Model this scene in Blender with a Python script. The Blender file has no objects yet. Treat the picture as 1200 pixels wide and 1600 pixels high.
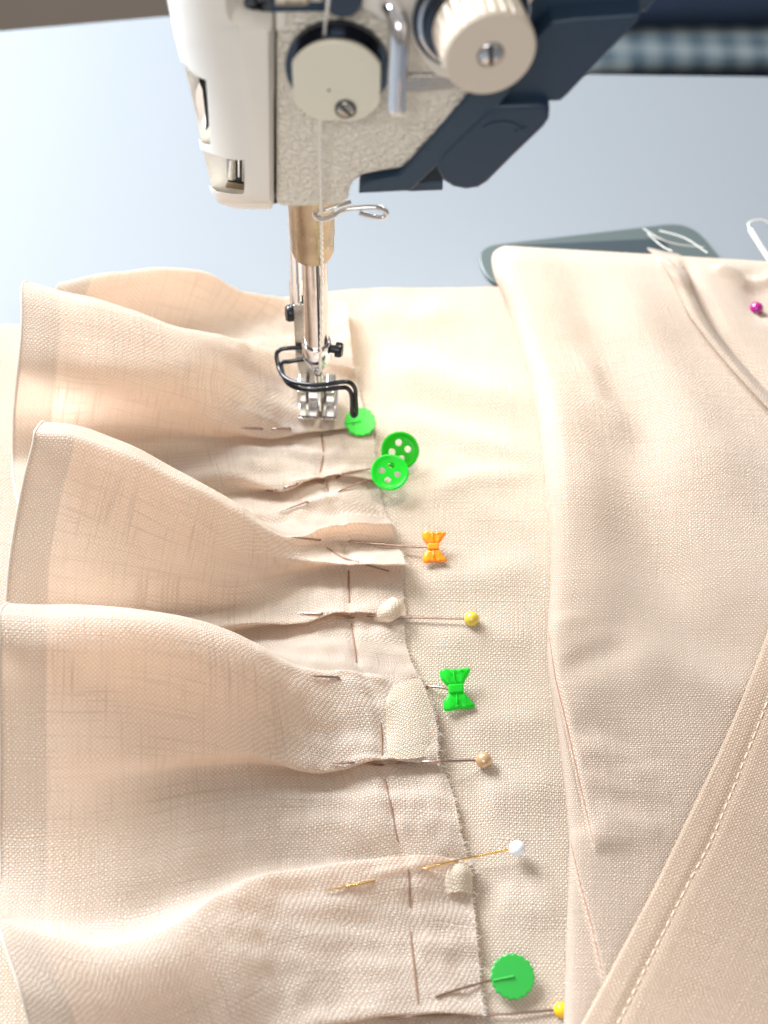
import bpy, bmesh, math, random
import numpy as np
from mathutils import Vector, Matrix
from mathutils.bvhtree import BVHTree
random.seed(7)
K = 0.01                                   # everything below is written in centimetres
SC = bpy.context.scene
COL = SC.collection

# ------------------------------------------------------------------ camera
F_PX = 2330.0; PITCH = math.radians(53.0); H = 29.3
SR = 0.0285; CR = math.sqrt(1 - SR*SR)
Fv = Vector((0, math.cos(PITCH), -math.sin(PITCH)))
R0 = Vector((1, 0, 0)); U0 = Vector((0, math.sin(PITCH), math.cos(PITCH)))
Rv = R0*CR + U0*SR; Uv = U0*CR - R0*SR
CAM = Vector((0, 0, H))
def ray(px, py): return Fv + Rv*((px-600)/F_PX) - Uv*((py-800)/F_PX)
def P(px, py, z=0.0):
    d = ray(px, py); return CAM + d*((z-H)/d.z)
def PY(px, py, Y):
    d = ray(px, py); return CAM + d*(Y/d.y)
def project(p):
    q = Vector(p) - CAM; w = q.dot(Fv)
    return (600 + F_PX*q.dot(Rv)/w, 800 - F_PX*q.dot(Uv)/w)

cd = bpy.data.cameras.new('camera'); cam = bpy.data.objects.new('camera', cd); COL.objects.link(cam)
M = Matrix((( Rv.x, Uv.x, -Fv.x, 0), (Rv.y, Uv.y, -Fv.y, 0), (Rv.z, Uv.z, -Fv.z, H*K), (0, 0, 0, 1)))
cam.matrix_world = M
cd.sensor_fit = 'VERTICAL'; cd.sensor_height = 24.0; cd.sensor_width = 18.0
cd.lens = 24.0*F_PX/1600
cd.clip_start = 0.01; cd.clip_end = 50
cd.dof.use_dof = True; cd.dof.focus_distance = 33.0*K
cd.dof.aperture_fstop = cd.lens/(0.40*10)
SC.camera = cam

# ------------------------------------------------------------------ materials
def lin(c):
    return tuple(((x/255)/12.92 if x/255 <= 0.04045 else ((x/255+0.055)/1.055)**2.4) for x in c) + (1,)
class NT:
    def __init__(s, name):
        s.m = bpy.data.materials.new(name); s.m.use_nodes = True
        s.t = s.m.node_tree; s.t.nodes.clear()
        s.out = s.n('ShaderNodeOutputMaterial')
    def n(s, typ, **kw):
        o = s.t.nodes.new(typ)
        for k, v in kw.items(): setattr(o, k, v)
        return o
    def l(s, a, b): s.t.links.new(a, b)
    def inp(s, sock, v):
        if hasattr(v, 'is_output') or isinstance(v, bpy.types.NodeSocket): s.l(v, sock)
        else: sock.default_value = v
    def math(s, op, a, b=0.0, c=None, clamp=False):
        o = s.n('ShaderNodeMath', operation=op); o.use_clamp = clamp
        s.inp(o.inputs[0], a); s.inp(o.inputs[1], b)
        if c is not None: s.inp(o.inputs[2], c)
        return o.outputs[0]
    def noise(s, vec, scale, detail=2.0, rough=0.5, dist=0.0):
        o = s.n('ShaderNodeTexNoise'); s.inp(o.inputs['Vector'], vec)
        o.inputs['Scale'].default_value = scale; o.inputs['Detail'].default_value = detail
        o.inputs['Roughness'].default_value = rough; o.inputs['Distortion'].default_value = dist
        return o.outputs['Fac']
    def mapv(s, vec, scale):
        o = s.n('ShaderNodeMapping'); s.l(vec, o.inputs['Vector']); o.inputs['Scale'].default_value = scale
        return o.outputs['Vector']
    def mix(s, f, a, b):
        o = s.n('ShaderNodeMix', data_type='RGBA'); s.inp(o.inputs[0], f); s.inp(o.inputs[6], a); s.inp(o.inputs[7], b)
        return o.outputs[2]
    def rng(s, v, a, b, c, d):
        o = s.n('ShaderNodeMapRange'); s.inp(o.inputs[0], v)
        for i, x in enumerate((a, b, c, d)): o.inputs[i+1].default_value = x
        return o.outputs[0]
    def bump(s, h, strength=0.5, dist=0.001):
        o = s.n('ShaderNodeBump'); o.inputs['Strength'].default_value = strength
        o.inputs['Distance'].default_value = dist; s.l(h, o.inputs['Height']); return o.outputs['Normal']

def principled(name, color, rough=0.5, metal=0.0, spec=0.5, noise=None, bump=None, coat=0.0, trans=0.0, rough_var=0.0):
    k = NT(name); b = k.n('ShaderNodeBsdfPrincipled')
    c = lin(color)
    tc = k.n('ShaderNodeTexCoord').outputs['Object']
    if noise:
        sc, amt = noise
        f = k.noise(tc, sc, 4, 0.6)
        c2 = tuple(x*(1-amt) for x in c[:3]) + (1,); c1 = tuple(min(1, x*(1+amt*0.4)) for x in c[:3]) + (1,)
        k.l(k.mix(f, c2, c1), b.inputs['Base Color'])
    else: b.inputs['Base Color'].default_value = c
    if rough_var:
        k.l(k.rng(k.noise(tc, 300, 3), 0.3, 0.7, max(0, rough-rough_var), rough+rough_var), b.inputs['Roughness'])
    else: b.inputs['Roughness'].default_value = rough
    b.inputs['Metallic'].default_value = metal
    b.inputs['Specular IOR Level'].default_value = spec
    b.inputs['Coat Weight'].default_value = coat; b.inputs['Coat Roughness'].default_value = 0.1
    if bump:
        sc, st, ds = bump
        k.l(k.bump(k.noise(tc, sc, 3, 0.55), st, ds), b.inputs['Normal'])
    if trans:
        t = k.n('ShaderNodeBsdfTranslucent'); t.inputs['Color'].default_value = c
        mx = k.n('ShaderNodeMixShader'); mx.inputs[0].default_value = trans
        k.l(b.outputs[0], mx.inputs[1]); k.l(t.outputs[0], mx.inputs[2]); k.l(mx.outputs[0], k.out.inputs[0])
    else: k.l(b.outputs[0], k.out.inputs[0])
    return k.m

def linen(name, col=(236, 216, 196), tcol=(240, 200, 165), trans=0.36, period=0.115, hem=0.0, slub=1.0, gap=0.5):
    k = NT(name)
    uv = k.n('ShaderNodeUVMap').outputs['UV']
    # slight wander of the threads
    ns = k.n('ShaderNodeTexNoise'); k.l(uv, ns.inputs['Vector']); ns.inputs['Scale'].default_value = 1.6; ns.inputs['Detail'].default_value = 3
    sub = k.n('ShaderNodeVectorMath', operation='SUBTRACT'); k.l(ns.outputs['Color'], sub.inputs[0]); sub.inputs[1].default_value = (.5, .5, .5)
    sca = k.n('ShaderNodeVectorMath', operation='SCALE'); k.l(sub.outputs[0], sca.inputs[0]); sca.inputs['Scale'].default_value = 0.16
    add = k.n('ShaderNodeVectorMath', operation='ADD'); k.l(uv, add.inputs[0]); k.l(sca.outputs[0], add.inputs[1])
    uvd = add.outputs[0]
    sep = k.n('ShaderNodeSeparateXYZ'); k.l(uvd, sep.inputs[0]); u, v = sep.outputs[0], sep.outputs[1]
    sepo = k.n('ShaderNodeSeparateXYZ'); k.l(uv, sepo.inputs[0])
    # irregular thread widths
    wu = k.noise(k.mapv(uvd, (9.0, 0.5, 1)), 1.0, 2); wv = k.noise(k.mapv(uvd, (0.5, 9.0, 1)), 1.0, 2)
    uu = k.math('ADD', u, k.math('MULTIPLY', wu, 0.06)); vv = k.math('ADD', v, k.math('MULTIPLY', wv, 0.06))
    w = 2*math.pi/period
    su = k.math('SINE', k.math('MULTIPLY', uu, w)); sv = k.math('SINE', k.math('MULTIPLY', vv, w))
    prod = k.math('MULTIPLY', su, sv)                                   # over/under of plain weave
    cu = k.math('ABSOLUTE', k.math('COSINE', k.math('MULTIPLY', uu, w))); cv = k.math('ABSOLUTE', k.math('COSINE', k.math('MULTIPLY', vv, w)))
    gaps = k.math('MULTIPLY', cu, cv)                                   # holes where threads cross
    gaps = k.math('POWER', gaps, 1.4)
    height = k.math('SUBTRACT', k.math('MULTIPLY_ADD', prod, 0.5, 0.5), k.math('MULTIPLY', gaps, 0.9))
    # slubs: thick threads in both directions
    s1 = k.noise(k.mapv(uv, (16.0, 0.42, 1)), 1.0, 3, 0.65); s2 = k.noise(k.mapv(uv, (0.42, 16.0, 1)), 1.0, 3, 0.65)
    a1 = k.rng(s1, 0.52, 0.66, 0, 1); a2 = k.rng(s2, 0.52, 0.66, 0, 1)
    sl = k.math('MULTIPLY', k.math('MAXIMUM', a1, a2), k.rng(k.noise(uv, 0.55, 2), .36, .58, 0.35, 1.0))
    fine = k.noise(uv, 28.0, 3, 0.6)
    c = lin(col); dark = tuple(x*y for x, y in zip(c[:3], (0.52, 0.44, 0.36))) + (1,)
    lite = tuple(min(.92, x*1.08) for x in c[:3]) + (1,)
    cc = k.mix(k.rng(height, -0.5, 1.0, 0, 1), dark, lite)
    cc = k.mix(k.math('MULTIPLY', k.rng(fine, .35, .7, 0, 1), 0.22), cc, dark)
    cc = k.mix(k.math('MULTIPLY', sl, 0.16*slub), cc, (c[0]*.82, c[1]*.74, c[2]*.64, 1))
    dif = k.n('ShaderNodeBsdfDiffuse'); k.l(cc, dif.inputs['Color']); dif.inputs['Roughness'].default_value = 0.8
    tr = k.n('ShaderNodeBsdfTranslucent'); tt = lin(tcol)
    tcx = k.mix(k.math('MULTIPLY', sl, 0.85*slub), tt, (tt[0]*.46, tt[1]*.33, tt[2]*.22, 1))
    tcx = k.mix(k.math('MULTIPLY', gaps, .55*gap), tcx, (1, .93, .84, 1))
    if hem: tcx = k.mix(k.rng(sepo.outputs[0], hem-0.03, hem+0.03, 0.8, 0.0), tcx, tuple(x*.55 for x in tt[:3]) + (1,))
    k.l(tcx, tr.inputs['Color'])
    nrm = k.bump(k.math('ADD', height, k.math('MULTIPLY', sl, 0.5)), 0.7, 0.00022)
    k.l(nrm, dif.inputs['Normal'])
    # translucency: more light in the gaps, less through slubs and the doubled hem
    tf = k.math('MULTIPLY_ADD', gaps, 0.30*gap, trans-0.05)
    tf = k.math('MAXIMUM', tf, 0.03)
    mx = k.n('ShaderNodeMixShader'); k.l(tf, mx.inputs[0]); k.l(dif.outputs[0], mx.inputs[1]); k.l(tr.outputs[0], mx.inputs[2])
    sh = k.n('ShaderNodeBsdfSheen') if False else None
    k.l(mx.outputs[0], k.out.inputs[0])
    return k.m

MAT = {}
MAT['ruffle'] = linen('linen_ruffle_cloth', (250, 241, 232), (252, 217, 188), 0.36, 0.102, hem=0.95, slub=1.0, gap=1.0)
MAT['tab'] = linen('linen_seam_allowance', (248, 236, 223), (248, 215, 188), 0.20, 0.095, slub=0.3)
MAT['base'] = linen('linen_base_cloth', (234, 224, 212), (234, 210, 186), 0.15, 0.105, slub=0.5)
MAT['right'] = linen('linen_folded_cloth', (238, 226, 215), (236, 208, 184), 0.18, 0.095, slub=0.5)
MAT['flap'] = linen('linen_hem_cloth', (235, 219, 204), (234, 204, 178), 0.18, 0.095, slub=0.8)  # tan tint puts some of the flap's shade into its colour
MAT['cream'] = principled('cream_gloss_paint', (236, 231, 222), 0.32, spec=0.5, coat=0.25, noise=(25, 0.05))
MAT['cream_knob'] = principled('beige_plastic', (222, 210, 194), 0.45, noise=(60, 0.06))
def crinkle():
    k = NT('cream_hammered_paint'); b = k.n('ShaderNodeBsdfPrincipled'); tc = k.n('ShaderNodeTexCoord').outputs['Object']
    b.inputs['Base Color'].default_value = lin((246, 240, 226)); b.inputs['Roughness'].default_value = 0.38
    m = k.mapv(tc, (1, 1, 1.5))
    n1 = k.noise(m, 800, 2, 0.5, 0.3); n2 = k.noise(m, 1400, 2, 0.5)
    h = k.math('ADD', k.rng(n1, 0.38, 0.62, 0, 1), k.math('MULTIPLY', n2, 0.25))
    k.l(k.bump(h, .9, 0.0006), b.inputs['Normal']); k.l(b.outputs[0], k.out.inputs[0]); return k.m
MAT['crinkle'] = crinkle()
MAT['navy'] = principled('dark_blue_plastic', (44, 66, 86), 0.42, noise=(80, 0.15), bump=(2500, 0.15, 0.0001))
MAT['navy2'] = principled('dark_blue_plastic_glossier', (38, 60, 82), 0.36, noise=(60, 0.1), bump=(2500, 0.12, 0.0001))
MAT['chrome'] = principled('polished_chrome', (225, 225, 228), 0.09, 1.0, rough_var=0.05)
MAT['steel'] = principled('brushed_steel', (188, 182, 174), 0.28, 1.0, noise=(200, 0.25), rough_var=0.1)
MAT['barsteel'] = principled('worn_bar_steel', (215, 208, 205), 0.16, 1.0, noise=(500, 0.3), rough_var=0.1)
MAT['darkchrome'] = principled('dark_chrome', (82, 88, 98), 0.18, 1.0)
MAT['brass'] = principled('worn_brass', (192, 174, 150), 0.36, 1.0, noise=(260, 0.35), rough_var=0.12, bump=(700, 0.2, 0.0002))
MAT['black'] = principled('blackened_steel', (34, 36, 42), 0.28, 0.6, spec=0.7)
MAT['void'] = principled('machine_interior', (24, 26, 34), 0.6)
def plate():
    k = NT('pale_anodised_plate'); b = k.n('ShaderNodeBsdfPrincipled'); tc = k.n('ShaderNodeTexCoord').outputs['Object']
    f1 = k.rng(k.noise(k.mapv(tc, (500, 500, 1400)), 1.0, 4, .7), .68, .72, 0, 1); f2 = k.rng(k.noise(tc, 150, 2), .55, .62, 0, 1)
    k.l(k.mix(k.math('MULTIPLY', f1, f2), lin((230, 226, 208)), lin((110, 105, 95))), b.inputs['Base Color'])
    b.inputs['Roughness'].default_value = .4; b.inputs['Metallic'].default_value = .2; k.l(b.outputs[0], k.out.inputs[0]); return k.m
MAT['plate'] = plate()
MAT['pin'] = principled('pin_steel', (165, 140, 128), 0.34, 1.0)
MAT['goldpin'] = principled('pin_brass', (235, 195, 130), 0.25, 1.0)
MAT['thread'] = principled('white_thread', (244, 240, 232), 0.7, bump=(4000, 0.6, 0.0003))
MAT['baste'] = principled('tan_basting_thread', (128, 100, 82), 0.8)
MAT['topstitch'] = principled('cream_topstitch_thread', (238, 218, 196), 0.8)
MAT['brownseam'] = principled('brown_seam_thread', (160, 120, 100), 0.8)
MAT['green'] = principled('green_translucent_plastic', (40, 225, 60), 0.28, spec=0.5, trans=0.45)
MAT['green2'] = principled('deep_green_translucent_plastic', (24, 196, 20), 0.28, trans=0.4)
MAT['green3'] = principled('soft_green_plastic', (60, 190, 80), 0.35, trans=0.3)
MAT['orange'] = principled('orange_plastic', (255, 160, 30), 0.22, spec=0.6, trans=0.2)
MAT['pearl_y'] = principled('pearly_yellow', (205, 178, 60), 0.22, coat=0.6)
MAT['yellow'] = principled('yellow_plastic', (240, 190, 20), 0.3)
MAT['pearl_b'] = principled('pearly_brown', (190, 158, 120), 0.22, 0.3, coat=0.6)
MAT['pearl_w'] = principled('pearly_white', (225, 232, 240), 0.25, coat=0.5)
MAT['purple'] = principled('pearly_magenta', (160, 10, 120), 0.18, coat=0.8)
MAT['table'] = principled('pale_blue_laminate', (125, 130, 135), 0.45, spec=0.05, noise=(4, 0.03))
MAT['bedplate'] = principled('grey_green_plate', (78, 88, 88), 0.4, noise=(20, 0.1))
MAT['beddark'] = principled('dark_slot', (42, 54, 60), 0.5)
MAT['floor'] = principled('dim_floor', (168, 158, 148), 0.7, noise=(3, 0.2))
MAT['navycloth'] = principled('navy_cloth', (14, 38, 66), 0.8, noise=(40, 0.3))
def gingham():
    k = NT('checked_cloth'); b = k.n('ShaderNodeBsdfPrincipled'); uv = k.n('ShaderNodeUVMap').outputs['UV']
    sep = k.n('ShaderNodeSeparateXYZ'); k.l(uv, sep.inputs[0]); a = []
    for i in (0, 1): a.append(k.math('GREATER_THAN', k.math('SINE', k.math('MULTIPLY', sep.outputs[i], 3.4)), 0.0))
    s = k.math('MULTIPLY', k.math('ADD', a[0], a[1]), 0.5)
    k.l(k.mix(s, lin((84, 104, 118)), lin((148, 162, 168))), b.inputs['Base Color']); b.inputs['Roughness'].default_value = .9
    k.l(b.outputs[0], k.out.inputs[0]); return k.m
MAT['gingham'] = gingham()

# ------------------------------------------------------------------ object helpers
def tag(o, label=None, cat=None, group=None, kind=None):
    if label: o['label'] = label
    if cat: o['category'] = cat
    if group: o['group'] = group
    if kind: o['kind'] = kind
    return o
def empty(name, loc):
    o = bpy.data.objects.new(name, None); COL.objects.link(o); o.location = Vector(loc)*K
    o.empty_display_size = 0.005; return o
def wloc(o):
    v = Vector((0, 0, 0))
    while o is not None: v += o.location; o = o.parent
    return v/K
def obj(name, verts, faces, mat, parent=None, origin=None, smooth=True, uv=None, sharp=40):
    base = wloc(parent) if parent else Vector((0, 0, 0))
    vs = [Vector(v) for v in verts]
    if origin is None:
        n = len(vs); origin = Vector((sum(v.x for v in vs)/n, sum(v.y for v in vs)/n, min(v.z for v in vs)))
    origin = Vector(origin)
    me = bpy.data.meshes.new(name)
    me.from_pydata([tuple((v-origin)*K) for v in vs], [], faces); me.update()
    o = bpy.data.objects.new(name, me); COL.objects.link(o)
    o.location = (origin-base)*K
    if parent: o.parent = parent
    me.materials.append(MAT[mat] if isinstance(mat, str) else mat)
    if smooth:
        me.polygons.foreach_set('use_smooth', [True]*len(me.polygons))
        if sharp: me.set_sharp_from_angle(angle=math.radians(sharp))
    if uv is not None:
        l = me.uv_layers.new(name='UVMap')
        for lp in me.loops: l.data[lp.index].uv = uv[lp.vertex_index]
    return o
def bevel(o, w, seg=3):
    b = o.modifiers.new('bevel', 'BEVEL'); b.width = w*K; b.segments = seg; b.limit_method = 'ANGLE'; b.angle_limit = math.radians(35)
    return o
def merge(parts):
    V, Fc = [], []
    for v, f in parts:
        n = len(V); V += list(v); Fc += [tuple(i+n for i in q) for q in f]
    return V, Fc
def spline(pts, n):
    """Catmull-Rom through pts, n samples per span."""
    p = [Vector(q) for q in pts]; out = []
    ext = [p[0]*2-p[1]] + p + [p[-1]*2-p[-2]]
    for i in range(1, len(ext)-2):
        a, b, c, d = ext[i-1], ext[i], ext[i+1], ext[i+2]
        for j in range(n):
            t = j/n
            out.append(0.5*((2*b)+(c-a)*t+(2*a-5*b+4*c-d)*t*t+(3*b-a-3*c+d)*t**3))
    out.append(p[-1]); return out
def tube(pts, r, seg=10, closed=False, cap=True):
    pts = [Vector(p) for p in pts]; n = len(pts)
    rs = r if isinstance(r, (list, tuple)) else [r]*n
    V, Fc = [], []; prev = None
    for i, p in enumerate(pts):
        if closed: t = pts[(i+1) % n]-pts[i-1]
        else: t = pts[min(i+1, n-1)]-pts[max(i-1, 0)]
        t.normalize()
        if prev is None:
            a = Vector((0, 0, 1)) if abs(t.z) < .9 else Vector((1, 0, 0)); nrm = t.cross(a).normalized()
        else: nrm = (prev - t*prev.dot(t)).normalized()
        prev = nrm; b = t.cross(nrm)
        for k in range(seg):
            a = 2*math.pi*k/seg; V.append(p+(nrm*math.cos(a)+b*math.sin(a))*rs[i])
    m = n if closed else n-1
    for i in range(m):
        for k in range(seg):
            a = i*seg+k; b = i*seg+(k+1) % seg; c = ((i+1) % n)*seg+(k+1) % seg; d = ((i+1) % n)*seg+k
            Fc.append((a, b, c, d))
    if cap and not closed:
        Fc.append(tuple(range(seg))[::-1]); Fc.append(tuple((n-1)*seg+k for k in range(seg)))
    return V, Fc
def lathe(c, axis, prof, seg=48, up=None, rfun=None):
    """profile = (distance along axis, radius)"""
    c = Vector(c); ax = Vector(axis).normalized()
    a = Vector(up) if up else (Vector((0, 0, 1)) if abs(ax.z) < .9 else Vector((1, 0, 0)))
    n = (a-ax*a.dot(ax)).normalized(); b = ax.cross(n); V, Fc = [], []
    for i, (h, r) in enumerate(prof):
        for k in range(seg):
            t = 2*math.pi*k/seg; rr = rfun(i, t, r) if rfun else r
            V.append(c+ax*h+(n*math.cos(t)+b*math.sin(t))*rr)
    for i in range(len(prof)-1):
        for k in range(seg):
            Fc.append((i*seg+k, i*seg+(k+1) % seg, (i+1)*seg+(k+1) % seg, (i+1)*seg+k))
    Fc.append(tuple(range(seg))[::-1]); Fc.append(tuple((len(prof)-1)*seg+k for k in range(seg)))
    return V, Fc
def prism(front, back):
    n = len(front); V = list(front)+list(back)
    Fc = [tuple(range(n)), tuple(range(2*n-1, n-1, -1))]
    for i in range(n): Fc.append((i, i+n, (i+1) % n+n, (i+1) % n))
    return V, Fc
def pprism(pts, Y, depth):
    """outline traced at distance Y, extruded straight back"""
    f = [PY(x, y, Y) for x, y in pts]; return prism(f, [p+Vector((0, depth, 0)) for p in f])
def fixn(o):
    bm = bmesh.new(); bm.from_mesh(o.data); bmesh.ops.recalc_face_normals(bm, faces=bm.faces[:]); bm.to_mesh(o.data); bm.free(); return o
def box(x0, x1, y0, y1, z0, z1):
    return prism([Vector((x0, y0, z0)), Vector((x1, y0, z0)), Vector((x1, y0, z1)), Vector((x0, y0, z1))],
                 [Vector((x0, y1, z0)), Vector((x1, y1, z0)), Vector((x1, y1, z1)), Vector((x0, y1, z1))])
def sphere(c, r, seg=24, rings=14):
    return lathe(Vector(c)-Vector((0, 0, r)), (0, 0, 1), [(r-r*math.cos(math.pi*i/rings), max(r*math.sin(math.pi*i/rings), r*.002)) for i in range(rings+1)], seg)

# ------------------------------------------------------------------ cloth lofts
def crm(A, n):
    """Catmull-Rom along axis 0 of array, n samples per span -> (rows, index)"""
    A = np.asarray(A, float); m = len(A)
    ext = np.concatenate([2*A[:1]-A[1:2], A, 2*A[-1:]-A[-2:-1]])
    out = []
    for i in range(1, m):
        a, b, c, d = ext[i-1], ext[i], ext[i+1], ext[i+2]
        for j in range(n):
            t = j/n; out.append(0.5*(2*b+(c-a)*t+(2*a-5*b+4*c-d)*t*t+(3*b-a-3*c+d)*t**3))
    out.append(A[-1]); return np.array(out)
def seg_dist(X, Y, line):
    """distance, signed side and parameter to polyline in XY"""
    best = np.full(X.shape, 1e9); sgn = np.zeros(X.shape); par = np.zeros(X.shape); n = len(line)-1
    for i in range(n):
        ax, ay = line[i]; bx, by = line[i+1]; dx, dy = bx-ax, by-ay; L = dx*dx+dy*dy
        t = np.clip(((X-ax)*dx+(Y-ay)*dy)/L, 0, 1); qx, qy = ax+t*dx, ay+t*dy
        d = np.hypot(X-qx, Y-qy); s = np.sign(dx*(Y-ay)-dy*(X-ax)); m = d < best
        best = np.where(m, d, best); sgn = np.where(m, s, sgn); par = np.where(m, (i+t)/n, par)
    return best, sgn, par
def feat(G, kind, pix, amp, w, z=0.5):
    """ridge or step along a line across the cloth grid G; steps rise on the viewer's right of the line"""
    ln = [tuple(P(x, y, z)[:2]) for x, y in pix]
    d, s, t = seg_dist(G[..., 0], G[..., 1], ln)
    fade = np.clip(np.minimum(t, 1-t)*(3.2 if w > .25 else 6), 0, 1); fade = fade*fade*(3-2*fade)
    if kind == 'ridge': G[..., 2] += amp*np.exp(-(d/w)**2)*(0.04+0.96*fade)
    elif kind == 'step': G[..., 2] += amp*np.where(s > 0, np.exp(-(d/0.9)**2), np.exp(-(d/w)**2))*fade
def vnoise(X, Y, scale, seed):
    r = np.random.RandomState(seed); out = np.zeros(X.shape)
    for k in range(14):
        a = r.uniform(0, 2*math.pi); f = scale*r.uniform(.5, 1.8); ph = r.uniform(0, 6.28)
        out += np.sin((X*math.cos(a)+Y*math.sin(a))*f+ph)/14**.5
    return out
def arcs(G, axis):
    d = np.linalg.norm(np.diff(G, axis=axis), axis=2)
    pad = np.zeros((1, G.shape[1])) if axis == 0 else np.zeros((G.shape[0], 1))
    return np.cumsum(np.concatenate([pad, d], axis=axis), axis=axis)
def grid_obj(name, G, uvU, uvV, mat, parent=None, origin=None, keep=None):
    nr, nc = G.shape[:2]
    V = [Vector(G[i, j]) for i in range(nr) for j in range(nc)]
    Fc = [(i*nc+j, (i+1)*nc+j, (i+1)*nc+j+1, i*nc+j+1) for i in range(nr-1) for j in range(nc-1) if keep is None or keep(i, j)]
    uv = [(float(uvU[i, j]), float(uvV[i, j])) for i in range(nr) for j in range(nc)]
    return obj(name, V, Fc, mat, parent, origin, True, uv, sharp=None)

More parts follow.
